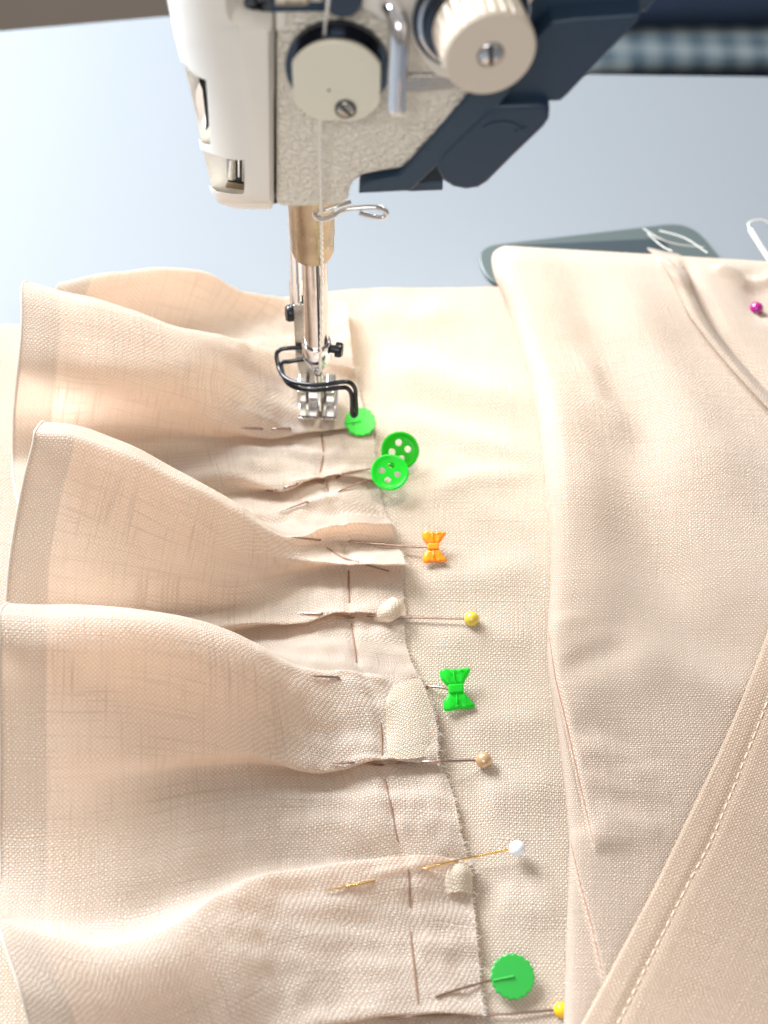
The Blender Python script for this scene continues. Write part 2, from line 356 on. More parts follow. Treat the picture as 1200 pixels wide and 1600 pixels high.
# ---- ruffle: rows run from the far end to the near end; each row from outer hem to raw edge: (px, py, height)
RUF = [
 [(70,480,.2),(150,470,.2),(230,465,.2),(320,465,.2),(400,480,.15),(460,485,.15),(510,485,.15),(540,488,.15)],
 [(92,443,1.3),(160,428,1.6),(240,418,1.7),(320,427,1.4),(380,456,.9),(450,466,.6),(510,470,.5),(541,476,.5)],
 [(60,520,.4),(140,515,.4),(230,512,.4),(330,500,.4),(390,500,.3),(450,503,.3),(505,505,.4),(544,500,.75)],
 [(58,560,.2),(140,550,.3),(230,545,.3),(330,535,.3),(390,532,.3),(450,530,.3),(505,530,.35),(548,535,.7)],
 [(35,446,3.5),(110,462,3.4),(180,480,3.2),(270,510,2.7),(340,524,2.1),(400,540,1.4),(485,560,.6),(552,575,.6)],
 [(34,500,3.3),(110,515,3.25),(185,530,3.1),(275,552,2.65),(345,566,2.05),(405,578,1.3),(490,592,.5),(556,590,.2)],
 [(28,575,2.6),(110,582,2.65),(190,590,2.6),(280,598,2.25),(350,610,1.55),(412,625,1.1),(495,628,.45),(565,630,.22)],
 [(22,650,1.1),(110,642,1.15),(190,640,1.15),(280,645,1.1),(345,664,.95),(415,681,.65),(495,674,.48),(575,662,.25)],
 [(20,710,.4),(110,690,.5),(190,683,.5),(280,682,.45),(345,684,.35),(418,680,.2),(497,668,.15),(578,660,.1)],
 [(20,745,.4),(110,735,.45),(190,725,.5),(280,710,.6),(350,704,.65),(430,704,.55),(503,702,.35),(585,690,.15)],
 [(26,775,.4),(115,770,.45),(200,760,.5),(285,735,.65),(350,727,.7),(430,735,.65),(507,728,.42),(586,722,.2)],
 [(30,790,.4),(118,785,.5),(205,775,.55),(288,752,.65),(360,745,.65),(440,768,.55),(508,744,.46),(588,749,.3)],
 [(32,815,.3),(120,810,.3),(208,800,.3),(290,785,.3),(365,775,.2),(442,760,.12),(509,737,.12),(588,743,.08)],
 [(38,840,.2),(122,835,.3),(210,830,.4),(292,818,.45),(368,805,.45),(446,795,.42),(516,778,.4),(598,786,.2)],
 [(42,850,.2),(122,850,.3),(208,840,.4),(292,830,.5),(370,822,.5),(448,818,.5),(520,806,.4),(604,806,.2)],
 [(56,672,3.5),(130,683,3.5),(210,712,3.3),(290,750,2.8),(370,792,2.0),(450,840,1.05),(522,822,.85),(613,817,.72)],
 [(51,695,3.40),(125,710,3.38),(206,738,3.18),(287,775,2.72),(370,817,1.92),(452,856,.95),(526,850,.32),(622,848,.22)],
 [(35,760,2.6),(110,778,2.6),(192,800,2.45),(280,832,2.1),(370,862,1.5),(452,875,.85),(530,880,.80),(634,884,.68)],
 [(18,860,1.4),(100,880,1.4),(180,890,1.4),(280,905,1.1),(370,915,.8),(455,900,.35),(535,880,.2),(632,884,.15)],
 [(8,950,.5),(90,955,.5),(180,955,.5),(280,955,.4),(370,948,.4),(455,932,.38),(540,920,.34),(630,912,.2)],
 [(5,1000,.4),(90,1000,.5),(180,995,.55),(280,985,.6),(380,975,.6),(470,974,.58),(545,956,.5),(632,962,.3)],
 [(5,1020,.25),(90,1020,.25),(180,1010,.25),(280,1000,.22),(380,984,.18),(470,966,.14),(545,949,.14),(632,957,.1)],
 [(8,1040,.25),(90,1045,.3),(180,1045,.35),(280,1035,.4),(380,1020,.45),(470,1000,.45),(553,1000,.4),(634,1005,.2)],
 [(0,956,3.6),(110,958,3.6),(220,968,3.5),(320,984,3.05),(400,1014,2.3),(470,1046,1.4),(560,1052,.75),(652,1058,.45)],
 [(0,1000,3.52),(105,1005,3.50),(212,1014,3.35),(315,1030,2.95),(400,1056,2.25),(474,1085,1.3),(575,1088,.7),(672,1090,.42)],
 [(0,1080,2.7),(100,1080,2.7),(200,1085,2.6),(310,1095,2.3),(400,1115,1.7),(480,1135,1.0),(590,1135,.6),(682,1135,.4)],
 [(0,1180,1.9),(90,1180,1.9),(190,1178,1.75),(300,1172,1.5),(395,1178,1.15),(485,1205,.78),(597,1188,.6),(684,1193,.35)],
 [(0,1230,1.5),(90,1230,1.45),(190,1222,1.25),(300,1202,.9),(400,1195,.5),(490,1198,.25),(599,1181,.2),(686,1187,.12)],
 [(0,1300,1.0),(80,1300,.95),(180,1290,.85),(300,1270,.7),(400,1250,.55),(500,1240,.45),(610,1245,.45),(708,1243,.28)],
 [(0,1370,.75),(80,1375,.75),(180,1365,.65),(290,1335,.5),(400,1300,.4),(500,1290,.4),(618,1298,.42),(720,1305,.25)],
 [(-8,1420,.9),(75,1435,.8),(175,1435,.6),(290,1400,.3),(400,1360,.25),(500,1345,.25),(626,1342,.25),(733,1345,.12)],
 [(-4,1440,1.15),(72,1462,1.35),(165,1480,1.45),(270,1448,1.5),(345,1402,1.4),(430,1368,1.2),(636,1342,.75),(734,1348,.5)],
 [(8,1480,1.25),(82,1505,1.35),(172,1512,1.5),(278,1488,1.5),(360,1450,1.35),(450,1410,1.05),(640,1385,.6),(737,1388,.32)],
 [(30,1545,1.2),(100,1560,1.2),(185,1562,1.25),(288,1545,1.2),(378,1520,1.1),(468,1490,.85),(648,1465,.5),(745,1470,.28)],
 [(48,1610,.8),(120,1620,.8),(200,1622,.8),(300,1612,.75),(390,1595,.7),(482,1572,.6),(655,1550,.45),(752,1548,.28)],
 [(62,1670,.45),(130,1675,.5),(210,1675,.5),(305,1660,.5),(395,1635,.5),(486,1606,.5),(656,1584,.45),(756,1586,.3)],
 [(66,1690,.3),(135,1690,.3),(215,1690,.3),(308,1675,.3),(398,1645,.2),(488,1600,.15),(657,1577,.12),(756,1580,.08)],
 [(75,1760,.3),(140,1760,.3),(225,1760,.3),(315,1740,.3),(405,1700,.3),(495,1660,.3),(662,1650,.3),(762,1650,.15)],
]
HID = [3, 7, 11, 14, 17, 20, 22, 26, 30, 35]
NV, NU = 14, 16
rowsW = []; hid2 = []
for i, r in enumerate(RUF):
    w_ = [P(*q) for q in r]
    if i in (4, 15, 23, 31):
        b = []
        for p in w_:
            k = min(1, max(0, (p.z-.5)/1.6))*(.45 if i == 31 else 1); b.append(p+Vector((0, .06+.50*k, -.05-.66*k)))
        rowsW.append(b)
    rowsW.append(w_)
    if i in HID: hid2.append(len(rowsW)-1)
HID = hid2
A = np.array([[tuple(q) for q in r] for r in rowsW])
G = crm(A, NV); G = np.swapaxes(crm(np.swapaxes(G, 0, 1), NU), 0, 1)
G[..., 2] += 0.035*vnoise(G[..., 0], G[..., 1], 3.0, 3)
wc = np.clip((np.arange(G.shape[1])/NU-3.2)/1.5, 0, 1)[None, :]
G[..., 2] += wc*(0.035*vnoise(G[..., 0]*.35, G[..., 1], 7.0, 8)+0.014*vnoise(G[..., 0], G[..., 1], 9.0, 9))
for ln in [[(490,843),(522,845),(555,847)], [(492,961),(540,962),(580,963)], [(520,1060),(565,1064),(610,1068)], [(542,1192),(590,1192),(626,1191)],
           [(574,1379),(620,1368),(668,1356)], [(440,671),(412,669),(370,668)], [(454,760),(500,748),(538,740)], [(474,787),(500,778),(532,767)]]:
    feat(G, 'ridge', ln, .075, .10, .5)
feat(G, 'ridge', [(503,675),(505,706),(500,738),(512,765),(530,800),(545,892),(545,942),(556,1035),(592,1115),(597,1180),(602,1218),(622,1315),(639,1358),(641,1418),(641,1455),(653,1580)], -.06, .085, .45)
G[..., 2] = np.maximum(G[..., 2], 0.06)
vref = arcs(G, 0)[:, :NU*2].mean(axis=1); aU = arcs(G, 1); aV = arcs(G, 0)
VV = np.zeros(G.shape[:2]); start = 0
for h in HID + [len(rowsW)-1]:
    a, b = start*NV, h*NV
    loc = aV[a:b+1]-aV[a:a+1]; VV[a:b+1] = vref[a]+loc
    if h < len(rowsW)-1:
        e = (h+1)*NV; t = np.linspace(0, 1, NV+1)[:, None]
        VV[b:e+1] = VV[b:b+1]*(1-t)+vref[e]*t
        start = h+1
ruffle = empty('linen_ruffle', P(350, 1000, 0))
tag(ruffle, 'pleated cream linen ruffle strip pinned and basted in folds under the needle', 'ruffle')
rc = grid_obj('pleated_cloth', G, aU, VV, 'ruffle', ruffle)

# ---- base cloth lying on the table
rows = [(452, 508), (500, 560), (580, 620), (700, 720), (850, 870), (1000, 1010), (1150, 1160), (1300, 1300), (1450, 1450), (1700, 1700)]
A = []
for yr, yl in rows:
    r = []
    for px in (-260, -60, 120, 300, 460, 600, 740, 880, 1040, 1300):
        t = min(1, max(0, (px-150)/400)); py = yl*(1-t)+yr*t
        r.append(tuple(P(px, py, 0.03)))
    A.append(r)
B = crm(np.array(A), 34); B = np.swapaxes(crm(np.swapaxes(B, 0, 1), 30), 0, 1)
B[..., 2] = 0.05 + 0.025*(vnoise(B[..., 0], B[..., 1], 1.2, 11)+1.2)
for f in [('ridge', [(560,560),(700,600),(860,640)], .22, .7), ('ridge', [(590,640),(720,680),(860,720)], .10, .4),
          ('ridge', [(640,785),(740,745),(860,740)], .10, .35), ('ridge', [(650,700),(760,800),(850,830)], .05, .4),
          ('ridge', [(640,900),(740,905),(860,880)], .12, .5), ('ridge', [(650,1005),(760,990),(850,1010)], .08, .4),
          ('ridge', [(700,1120),(790,1130),(880,1120)], .10, .5), ('ridge', [(740,1250),(800,1240),(890,1230)], .12, .5),
          ('ridge', [(560,470),(640,500),(740,480)], .15, .6), ('ridge', [(760,1400),(820,1420),(890,1400)], .12, .5)]:
    feat(B, f[0], f[1], f[2], f[3], 0.1)
B[..., 2] = np.maximum(B[..., 2], 0.03)
base = grid_obj('linen_fabric', B, arcs(B, 1).mean(axis=0)[None, :].repeat(B.shape[0], 0), arcs(B, 0).mean(axis=1)[:, None].repeat(B.shape[1], 1), 'base')
tag(base, 'flat cream linen panel lying on the table beneath the pinned ruffle', 'fabric')

# ---- raised folded cloth on the right
edge = [(385,790,1.1),(398,770,1.5),(430,772,1.6),(480,795,1.6),(540,812,1.5),(620,834,1.4),(700,847,1.25),(800,856,1.1),(900,860,.95),(1000,855,.8),(1060,858,.7),(1150,872,.6),(1300,888,.5),(1450,885,.5),(1620,880,.5),(1720,878,.5)]
top = lambda px: 385 + (px-790)*0.06
A = []
for py, ex, h in edge:
    r = []
    offs = [(26, .05), (5, .12), (0, .5), (8, .85), (26, 1.0), (60, 1.0), (110, .95), (170, .95), (240, .95), (310, .95), (380, .95), (480, .95)]
    for dx, k in offs:
        px = ex+dx; y = py + (0 if py > 600 else (px-790)*0.06*(600-py)/215)
        r.append(tuple(P(px, y + (6 if k < .3 else 0), max(.05, h*k))))
    A.append(r)
back = []
for q in A[0]: back.append((q[0], q[1]+0.15, 0.05))
A = [back]+A
R = crm(np.array(A), 18); R = np.swapaxes(crm(np.swapaxes(R, 0, 1), 18), 0, 1)
msk = np.ones(R.shape[:2]); z0 = R[..., 2].copy()
# interior modelling only away from the rolled left edge and the far edge
jj = np.arange(R.shape[1]); ii = np.arange(R.shape[0])
wj = np.clip((jj-18*2.5)/30, 0, 1)[None, :]; wi = np.clip((ii-18*1.2)/18, 0, 1)[:, None]
msk = wj*(0.25+.75*wi)
R2 = R.copy()
Fs = [('ridge', [(1012,385),(1050,440),(1090,515),(1140,575),(1215,650)], .14, .10, 1.2),
      ('ridge', [(1062,395),(1085,460),(1125,530),(1175,585),(1225,640)], -.22, .14, 1.2),
      ('ridge', [(1160,420),(1180,470),(1215,520)], -.4, .4, 1.2),
      ('ridge', [(1110,425),(1160,450),(1210,452)], .25, .2, 1.2),
      ('ridge', [(860,400),(930,500),(990,620),(1060,760)], -.35, .55, 1.2),
      ('ridge', [(930,420),(1010,560),(1100,700),(1210,820)], .45, .75, 1.1),
      ('ridge', [(840,520),(880,700),(940,880),(960,1000)], .30, .7, 1.0),
      ('ridge', [(960,640),(1010,800),(1090,960)], -.30, .6, 1.0),
      ('ridge', [(900,760),(1000,880),(1100,980),(1260,1040)], -.40, .9, .9),
      ('ridge', [(950,985),(1040,1030),(1140,1075),(1240,1110)], .22, .5, .8),
      ('ridge', [(895,545),(935,640),(1000,700)], .12, .3, 1.0),
      ('ridge', [(865,1062),(930,1030),(1010,1000)], -.07, .26, .7),
      ('ridge', [(870,1095),(950,1070),(1060,1050)], .13, .5, .7),
      ('ridge', [(882,1125),(950,1142),(1030,1180)], -.08, .24, .7),
      ('ridge', [(890,1165),(960,1190),(1040,1230)], .10, .3, .6),
      ('ridge', [(900,1290),(980,1300),(1060,1290)], .12, .5, .6),
      ('ridge', [(905,1190),(960,1196),(1050,1180)], -.05, .12, .6), ('ridge', [(905,1215),(970,1232),(1060,1240)], .045, .12, .6),
      ('ridge', [(915,1245),(980,1255),(1050,1275)], -.04, .12, .6), ('ridge', [(925,1280),(990,1285),(1040,1300)], .04, .12, .6),
      ('ridge', [(900,520),(930,570),(975,640)], -.02, .3, 1.2), ('ridge', [(925,500),(960,570),(1010,640)], .03, .3, 1.2),
      ('ridge', [(885,1000),(930,985),(1000,975)], -.02, .2, .7), ('ridge', [(868,1040),(900,1010),(960,985)], .02, .2, .7)]
for f in Fs: feat(R2, f[0], f[1], f[2]*(.65 if f[3] > .3 else .9), f[3]*1.15, f[4])
R2[..., 2] += 0.02*vnoise(R[..., 0], R[..., 1], .9, 21)
R[..., 2] = z0 + (R2[..., 2]-z0)*msk
for f in [('step', [(852,960),(858,985),(868,1060),(885,1130),(905,1220),(928,1318),(932,1335)], .10, .03, .6),
          ('ridge', [(852,960),(858,985),(868,1060),(885,1130),(905,1220),(928,1318)], -.10, .05, .6),
          ('step', [(886,1290),(893,1320),(908,1385),(926,1450),(944,1530),(950,1560)], .12, .03, .5)]:
    feat(R, f[0], f[1], f[2], f[3], f[4])
R[..., 2] = np.maximum(R[..., 2], 0.07)
right = empty('folded_linen_cloth', P(1000, 900, 0))
tag(right, 'thicker cream linen cloth folded back on the right with a raised seam and soft creases', 'fabric')
rr = grid_obj('folded_cloth', R, arcs(R, 1).mean(axis=0)[None, :].repeat(R.shape[0], 0), arcs(R, 0).mean(axis=1)[:, None].repeat(R.shape[1], 1), 'right', right)

# ---- hemmed flap at lower right
fe = [(930,1222),(985,1200),(1060,1172),(1160,1130),(1270,1078),(1390,1020),(1500,962),(1620,898),(1740,840)]
A = []
for py, px in fe:
    r = []
    for dx, z in ((12, .74), (3, .77), (0, .84), (3, .91), (12, .95), (70, .98), (110, 1.0), (180, 1.02), (280, 1.0), (420, .95)):
        r.append(tuple(P(px+dx, py+dx*0.35, z + .1)))
    A.append(r)
Fl = crm(np.array(A), 20); Fl = np.swapaxes(crm(np.swapaxes(Fl, 0, 1), 16), 0, 1)
Fl[..., 2] += 0.03*vnoise(Fl[..., 0], Fl[..., 1], 1.3, 5)
feat(Fl, 'ridge', [(1225,1030),(1150,1220),(1110,1315),(1060,1410),(975,1580),(930,1680)], -.05, .10, 1.1)
flap = empty('hemmed_linen_flap', P(1080, 1450, .6))
tag(flap, 'linen flap, tinted darker for shade, with a topstitched hem crossing the lower right corner', 'fabric')
ff = grid_obj('hemmed_cloth', Fl, arcs(Fl, 1).mean(axis=0)[None, :].repeat(Fl.shape[0], 0), arcs(Fl, 0).mean(axis=1)[:, None].repeat(Fl.shape[1], 1), 'flap', flap)

# ---- ray casting onto the cloths
def bvh_of(objs):
    V, Fc = [], []
    for o in objs:
        n = len(V); off = wloc(o)
        V += [v.co/K+off for v in o.data.vertices]; Fc += [tuple(i+n for i in p.vertices) for p in o.data.polygons]
    return BVHTree.FromPolygons(V, Fc)
BV = bvh_of([rc, base, rr, ff])
def hit(px, py, off=0.0):
    d = ray(px, py).normalized(); loc, nrm, i, dist = BV.ray_cast(CAM, d)
    if loc is None: return P(px, py, off)
    if nrm.dot(d) > 0: nrm = -nrm
    return loc + nrm*off
def lifth(px, py, off):
    h = hit(px, py); return P(px, py, h.z+off)
def drape(a, b, off, n=8):
    return [hit(a[0]+(b[0]-a[0])*i/n, a[1]+(b[1]-a[1])*i/n, off) for i in range(n+1)]

# basting stitches on the ruffle and seam threads
def stitch(name, pts, r, mat, parent, off=.012, n=6):
    L = []
    for i in range(len(pts)-1): L += drape(pts[i], pts[i+1], off, n)[(1 if i else 0):]
    m = len(L); rs = [r*(0.35+0.65*math.sin(math.pi*min(1, max(0, (i+.35)/(m-.3))))**.5) for i in range(m)]
    return obj(name, *tube(L, rs, 6), mat, parent)
for pts in [[(503,680),(505,706)], [(505,712),(500,738)], [(511,752),(513,768)], [(455,743),(500,741)][:0], [(545,892),(545,942)], [(549,975),(556,1035)], [(594,1128),(597,1180)], [(601,1218),(622,1315)],
            [(638,1358),(640,1418)], [(641,1455),(653,1568)], [(510,856),(535,872),(608,893)], [(585,668),(586,688)]]:
    if pts: stitch('basting_stitch', pts, .024, 'baste', ruffle)
# topstitching on the flap
sx = [(1225,1030),(1150,1220),(1110,1315),(1060,1410),(975,1580),(955,1620)]
sp = spline([Vector((x, y, 0)) for x, y in sx], 30); cum = [0]
for a, b in zip(sp, sp[1:]): cum.append(cum[-1]+(b-a).length)
def at(s):
    for i in range(len(cum)-1):
        if cum[i+1] >= s: t = (s-cum[i])/(cum[i+1]-cum[i]); return sp[i].lerp(sp[i+1], t)
    return sp[-1]
s = 4
while s < cum[-1]-20:
    a, b = at(s), at(s+11); stitch('topstitch', [(a.x, a.y), (b.x, b.y)], .015, 'topstitch', flap, .012, 3); s += 17
# dark seam lines in the folded cloth
for pts in [[(857,985),(868,1060),(885,1130),(905,1220),(927,1315)], [(893,1320),(908,1385),(926,1450),(943,1528)]]:
    stitch('seam_line', pts, .016, 'brownseam', right, .004, 12)

# double-folded seam allowance strip standing on the cloth
lA = [(1012,387),(1035,412),(1055,448),(1072,486),(1096,520),(1125,556),(1160,596),(1215,655)]
lB = [(1064,398),(1076,430),(1092,470),(1112,508),(1140,545),(1170,580),(1200,612),(1240,650)]
g = []
for (ax_, ay_), (bx_, by_) in zip(lA, lB):
    r = []
    for t, o_ in ((-.06, .0), (-.03, .10), (.03, .20), (.12, .19), (.5, .15), (.85, .14), (.97, .09), (1.0, .0)):
        r.append(tuple(lifth(ax_+(bx_-ax_)*t, ay_+(by_-ay_)*t, o_)))
    g.append(r)
g = crm(np.array(g), 10); g = np.swapaxes(crm(np.swapaxes(g, 0, 1), 6), 0, 1)
grid_obj('seam_strip', g, arcs(g, 1).mean(axis=0)[None, :].repeat(g.shape[0], 0), arcs(g, 0).mean(axis=1)[:, None].repeat(g.shape[1], 1), 'right', right)
# doubled hem edge and frayed raw edge of the ruffle
for a, b in ((NV*1, NV*3), (NV*4, NV*13), (NV*15, NV*21), (NV*23, len(G)-1)):
    pass
obj('hem_fold', *tube([Vector(p) for p in G[:, 0]][NV*3:], .028, 8), 'ruffle', ruffle)
fv_, ff_ = [], []
rnd = random.Random(4)
for i in range(NV*4, len(G)-1):
    for q in range(2):
        p = Vector(G[i, -1]).lerp(Vector(G[i+1, -1]), rnd.random()) + Vector((-.02, 0, 0))
        L_ = rnd.uniform(.03, .11) if rnd.random() < .9 else rnd.uniform(.12, .28)
        d = Vector((1, rnd.uniform(-.7, .7), rnd.uniform(-.15, .45))).normalized(); bend = Vector((0, rnd.uniform(-.4, .4), rnd.uniform(-.3, .3)))
        a_ = tube([p, p+d*L_*.5, p+(d+bend).normalized()*L_], [.007, .006, .003], 4); n_ = len(fv_)
        fv_ += a_[0]; ff_ += [tuple(k+n_ for k in f) for f in a_[1]]
tag(obj('frayed_edge', fv_, ff_, 'ruffle', ruffle), kind='stuff')

# little rolled tabs of seam allowance
def patch(name, rowsp, mat, parent, n=8):
    A = np.array([[tuple(P(*q)) for q in r] for r in rowsp]); g = crm(A, n); g = np.swapaxes(crm(np.swapaxes(g, 0, 1), n), 0, 1)
    return grid_obj(name, g, arcs(g, 1), arcs(g, 0), mat, parent)
def tab(rws):
    out = []
    for r in rws:
        q_ = []
        for k_, (x_, y_, z_) in enumerate(r):
            h_ = hit(x_, y_).z; q_.append((x_, y_, h_+.012 if k_ == 0 else max(z_, h_+.03)))
        out.append(q_)
    patch('seam_allowance', out, 'tab', ruffle)
tab([[(583,968,0),(592,950,.52),(603,938,.62),(613,932,.60)], [(590,972,0),(601,958,.60),(612,948,.68),(622,936,.64)], [(600,973,0),(611,964,.56),(622,953,.58),(632,943,.56)], [(606,973,0),(616,969,.42),(626,962,.40),(634,955,.36)]])
tab([[(606,1086,0),(616,1072,.60),(636,1062,.62),(656,1058,.56)], [(602,1106,0),(622,1098,.62),(646,1090,.60),(667,1083,.50)], [(604,1146,0),(626,1142,.60),(656,1138,.54),(682,1130,.40)], [(606,1184,0),(630,1186,.58),(660,1183,.46),(686,1177,.32)]])
tab([[(697,1364,0),(705,1353,.50),(721,1349,.52),(735,1352,.42)], [(695,1378,0),(704,1368,.58),(722,1364,.58),(738,1369,.40)], [(698,1398,0),(708,1394,.48),(722,1394,.46),(738,1397,.30)]])

# ------------------------------------------------------------------ table, plate, background
YT = P(300, 26, 0).y
tl = P(0, 50, 0); tr_ = P(1200, -10, 0)
sl = (P(260, 22, 0).y-P(0, 45, 0).y)/(P(260, 22, 0).x-P(0, 45, 0).x)
y_at = lambda x: P(260, 22, 0).y + sl*(x-P(260, 22, 0).x)
tv = [Vector((-45, -30, 0)), Vector((60, -30, 0)), P(2200, 128, 0), P(890, 112, 0), P(800, 20, 0), P(260, 22, 0), Vector((-45, y_at(-45), 0))]
tb = obj('table_top', *prism(tv, [v-Vector((0, 0, 2.5)) for v in tv]), 'table'); fixn(tb); bevel(tb, .2); tag(tb, kind='structure')
fv = [Vector((-300, -100, -70)), Vector((300, -100, -70)), Vector((300, 400, -70)), Vector((-300, 400, -70))]
fl = obj('floor', fv, [(0, 1, 2, 3)], 'floor'); tag(fl, kind='structure')
def rrect(pts, rad, n=6):
    out = []; m = len(pts)
    for i in range(m):
        p = Vector(pts[i]); a = (Vector(pts[i-1])-p).normalized(); b = (Vector(pts[(i+1) % m])-p).normalized()
        s0, s1 = p+a*rad, p+b*rad
        for k in range(n+1):
            t = k/n; out.append(s0*(1-t)**2+p*2*t*(1-t)+s1*t*t)
    return out
pl = rrect([P(738, 390, .02), P(1078, 350, .02), P(1150, 440, .02), P(765, 455, .02)], .8)
bp = empty('bed_plate', P(950, 400, 0)); tag(bp, 'rounded grey-green metal plate set in the table behind the folded cloth', 'metal plate')
bevel(fixn(obj('plate', *prism(pl, [p+Vector((0, 0, .12)) for p in pl]), 'bedplate', bp)), .05)
p2 = rrect([P(800, 385, .15), P(1040, 373, .15), P(1050, 440, .15), P(800, 450, .15)], .25)
obj('dark_slot', *prism(p2, [p+Vector((0, 0, .03)) for p in p2]), 'beddark', bp)
# loose thread ends
tt = empty('loose_threads', P(1040, 380, .2)); tag(tt, 'white frayed thread ends trailing over the metal plate', 'thread')
for L in [[(1005,357,.5),(1030,372,.6),(1060,382,.5),(1100,386,.3)], [(1012,365,.3),(1035,385,.9),(1050,392,1.2)], [(1030,360,.3),(1070,372,.6),(1105,395,1.0)]]:
    obj('strand', *tube(spline([P(*q) for q in L], 8), .011, 6), 'thread', tt)
tz = empty('white_cord', P(1190, 380, .8)); tag(tz, 'short white cord end sticking up at the right edge above the folded cloth', 'cord')
obj('cord', *tube(spline([P(1172, 358, 1.6), P(1183, 376, 1.5), P(1202, 405, 1.3), P(1230, 440, 1.1)], 8), .07, 8), 'thread', tz)
obj('cord_loop', *tube(spline([P(1172, 360, 1.6), P(1170, 348, 1.5), P(1188, 343, 1.4), P(1205, 350, 1.3)], 8), .02, 8), 'thread', tz)

# navy item with checked band beyond the table's right end
def slab(name, pix, Y, th, mat, parent, uv=False):
    f = [PY(x, y, Y) for x, y in pix]
    V, Fc = prism(f, [p+Vector((0, th, 0)) for p in f])
    o = obj(name, V, Fc, mat, parent, uv=[((v.x), (v.z)) for v in V] if uv else None); return fixn(o)
def flat(name, pix, z, th, mat, parent=None, uv=False):
    f = [P(x, y, z) for x, y in pix]
    V, Fc = prism(f, [p-Vector((0, 0, th)) for p in f])
    o = fixn(obj(name, V, Fc, mat, parent, uv=[(v.x, v.y) for v in V] if uv else None)); return o
ZS = -30
sh = empty('low_shelf', P(1050, 60, ZS)); tag(sh, 'dim grey-brown low shelf behind the far right of the table', 'shelf')
bevel(flat('shelf_board', [(600,190),(1500,190),(1600,-150),(600,-150)], ZS, 3, 'floor', sh), .5)
nb = empty('navy_folded_cloth', P(1050, 60, ZS)); tag(nb, 'dark navy cloth bundle with a pale checked band at the far right beyond the table', 'cloth')
bevel(flat('navy_fold', [(780,125),(1000,116),(1400,116),(1400,-100),(780,-100)], ZS+4, 3.9, 'navycloth', nb), 1.2, 5)
bevel(flat('checked_band', [(860,104),(1000,96),(1400,90),(1400,20),(950,22),(860,30)], ZS+5, .9, 'gingham', nb, True), .5, 4)
bevel(flat('navy_top_fold', [(820,20),(1400,14),(1400,-120),(820,-120)], ZS+6.5, 1.4, 'navycloth', nb), 1.0, 5)

# ------------------------------------------------------------------ sewing machine
ND = P(499, 652, .45); YN = ND.y; YF = YN-2.6
mach = empty('sewing_machine', (ND.x, YN+1, 0)); tag(mach, 'cream sewing machine head with hammered casing, needle and presser foot over the ruffle', 'sewing machine')
# end cover with rounded left side
def xl(py):
    ks = [(-80,252),(0,261),(60,273),(110,286),(160,298),(215,310),(260,319),(300,329),(318,340),(327,372)]
    for (a, b), (c, d) in zip(ks, ks[1:]):
        if py <= c: return b+(d-b)*(py-a)/(c-a)
    return ks[-1][1]
def xr(py):
    if py < 18: return 352
    if py < 47: return 352+14*((py-18)/29)**1.0+ 60*max(0, (py-30)/17)**3
    return 424
ys = list(np.linspace(-80, 14, 8))+list(np.linspace(18, 47, 10))+[47.6]+list(np.linspace(52, 300, 40))+[306, 311, 316, 320, 323.5, 326, 327]
NCX = 44; V = []; Fc = []
for py in ys:
    a, b = xl(py), xr(py)
    bot = max(0, (py-306)/21.0)
    for j in range(NCX+1):
        t = j/NCX; t = t**1.5; x = a+(b-a)*t
        s = min(1, (x-a)/105.0); dy = 2.0*(1-math.sqrt(max(0, 1-(1-s)**2)))
        r = min(1, max(0, (424-x)/4.0)) if py > 47.5 else 1
        dy += .10*(1-math.sqrt(max(0, 1-(1-r)**2)))
        dy += .30*(1-math.sqrt(max(0, 1-bot**2)))
        V.append(PY(x, py, YF-0.25+dy))
n1 = NCX+1; nr = len(ys)
for i in range(nr-1):
    for j in range(NCX): Fc.append((i*n1+j, i*n1+j+1, (i+1)*n1+j+1, (i+1)*n1+j))
bd = [(0, j) for j in range(NCX+1)]+[(i, NCX) for i in range(1, nr)]+[(nr-1, j) for j in range(NCX-1, -1, -1)]+[(i, 0) for i in range(nr-2, 0, -1)]
st = len(V)
for i, j in bd:
    p = V[i*n1+j].copy(); p.y = YF+5.0
    # pull the back inwards a little so the shell closes behind the silhouette
    V.append(p + Vector((.25 if j < 5 else 0, 0, 0)))
nb_ = len(bd)
for k in range(nb_):
    a = bd[k]; b = bd[(k+1) % nb_]; Fc.append((a[0]*n1+a[1], st+k, st+(k+1) % nb_, b[0]*n1+b[1]))
Fc.append(tuple(range(st, st+nb_)))
cover = obj('end_cover', V, Fc, 'cream', mach, sharp=50); fixn(cover)
def cutter(pix, d0, d1):
    f = [PY(x, y, YF+d0) for x, y in pix]; b = [PY(x, y, YF+d1) for x, y in pix]
    V, Fc = prism(f, b); o = obj('cut', V, Fc, 'cream', None, origin=(0, 0, 0), smooth=False); fixn(o); return o
cuts = [cutter([(262,70),(283,97),(290,103),(300,113),(312,121),(322,125),(325,160),(327,195),(329,226),(318,224),(309,215),(300,196),(280,196),(255,150)], -2, 1.9),
        cutter([(285,222),(309,231),(325,238),(345,246),(365,250),(381,250),(382,275),(382,303),(362,303),(340,299),(327,290),(300,288)], -2, 1.9)]
for c in cuts:
    m = cover.modifiers.new('cut', 'BOOLEAN'); m.object = c; m.operation = 'DIFFERENCE'; m.solver = 'EXACT'
bpy.context.view_layer.update()
dg = bpy.context.evaluated_depsgraph_get()
me = bpy.data.meshes.new_from_object(cover.evaluated_get(dg)); cover.modifiers.clear(); cover.data = me
me.polygons.foreach_set('use_smooth', [True]*len(me.polygons)); me.set_sharp_from_angle(angle=math.radians(35))
for c in cuts: bpy.data.objects.remove(c)
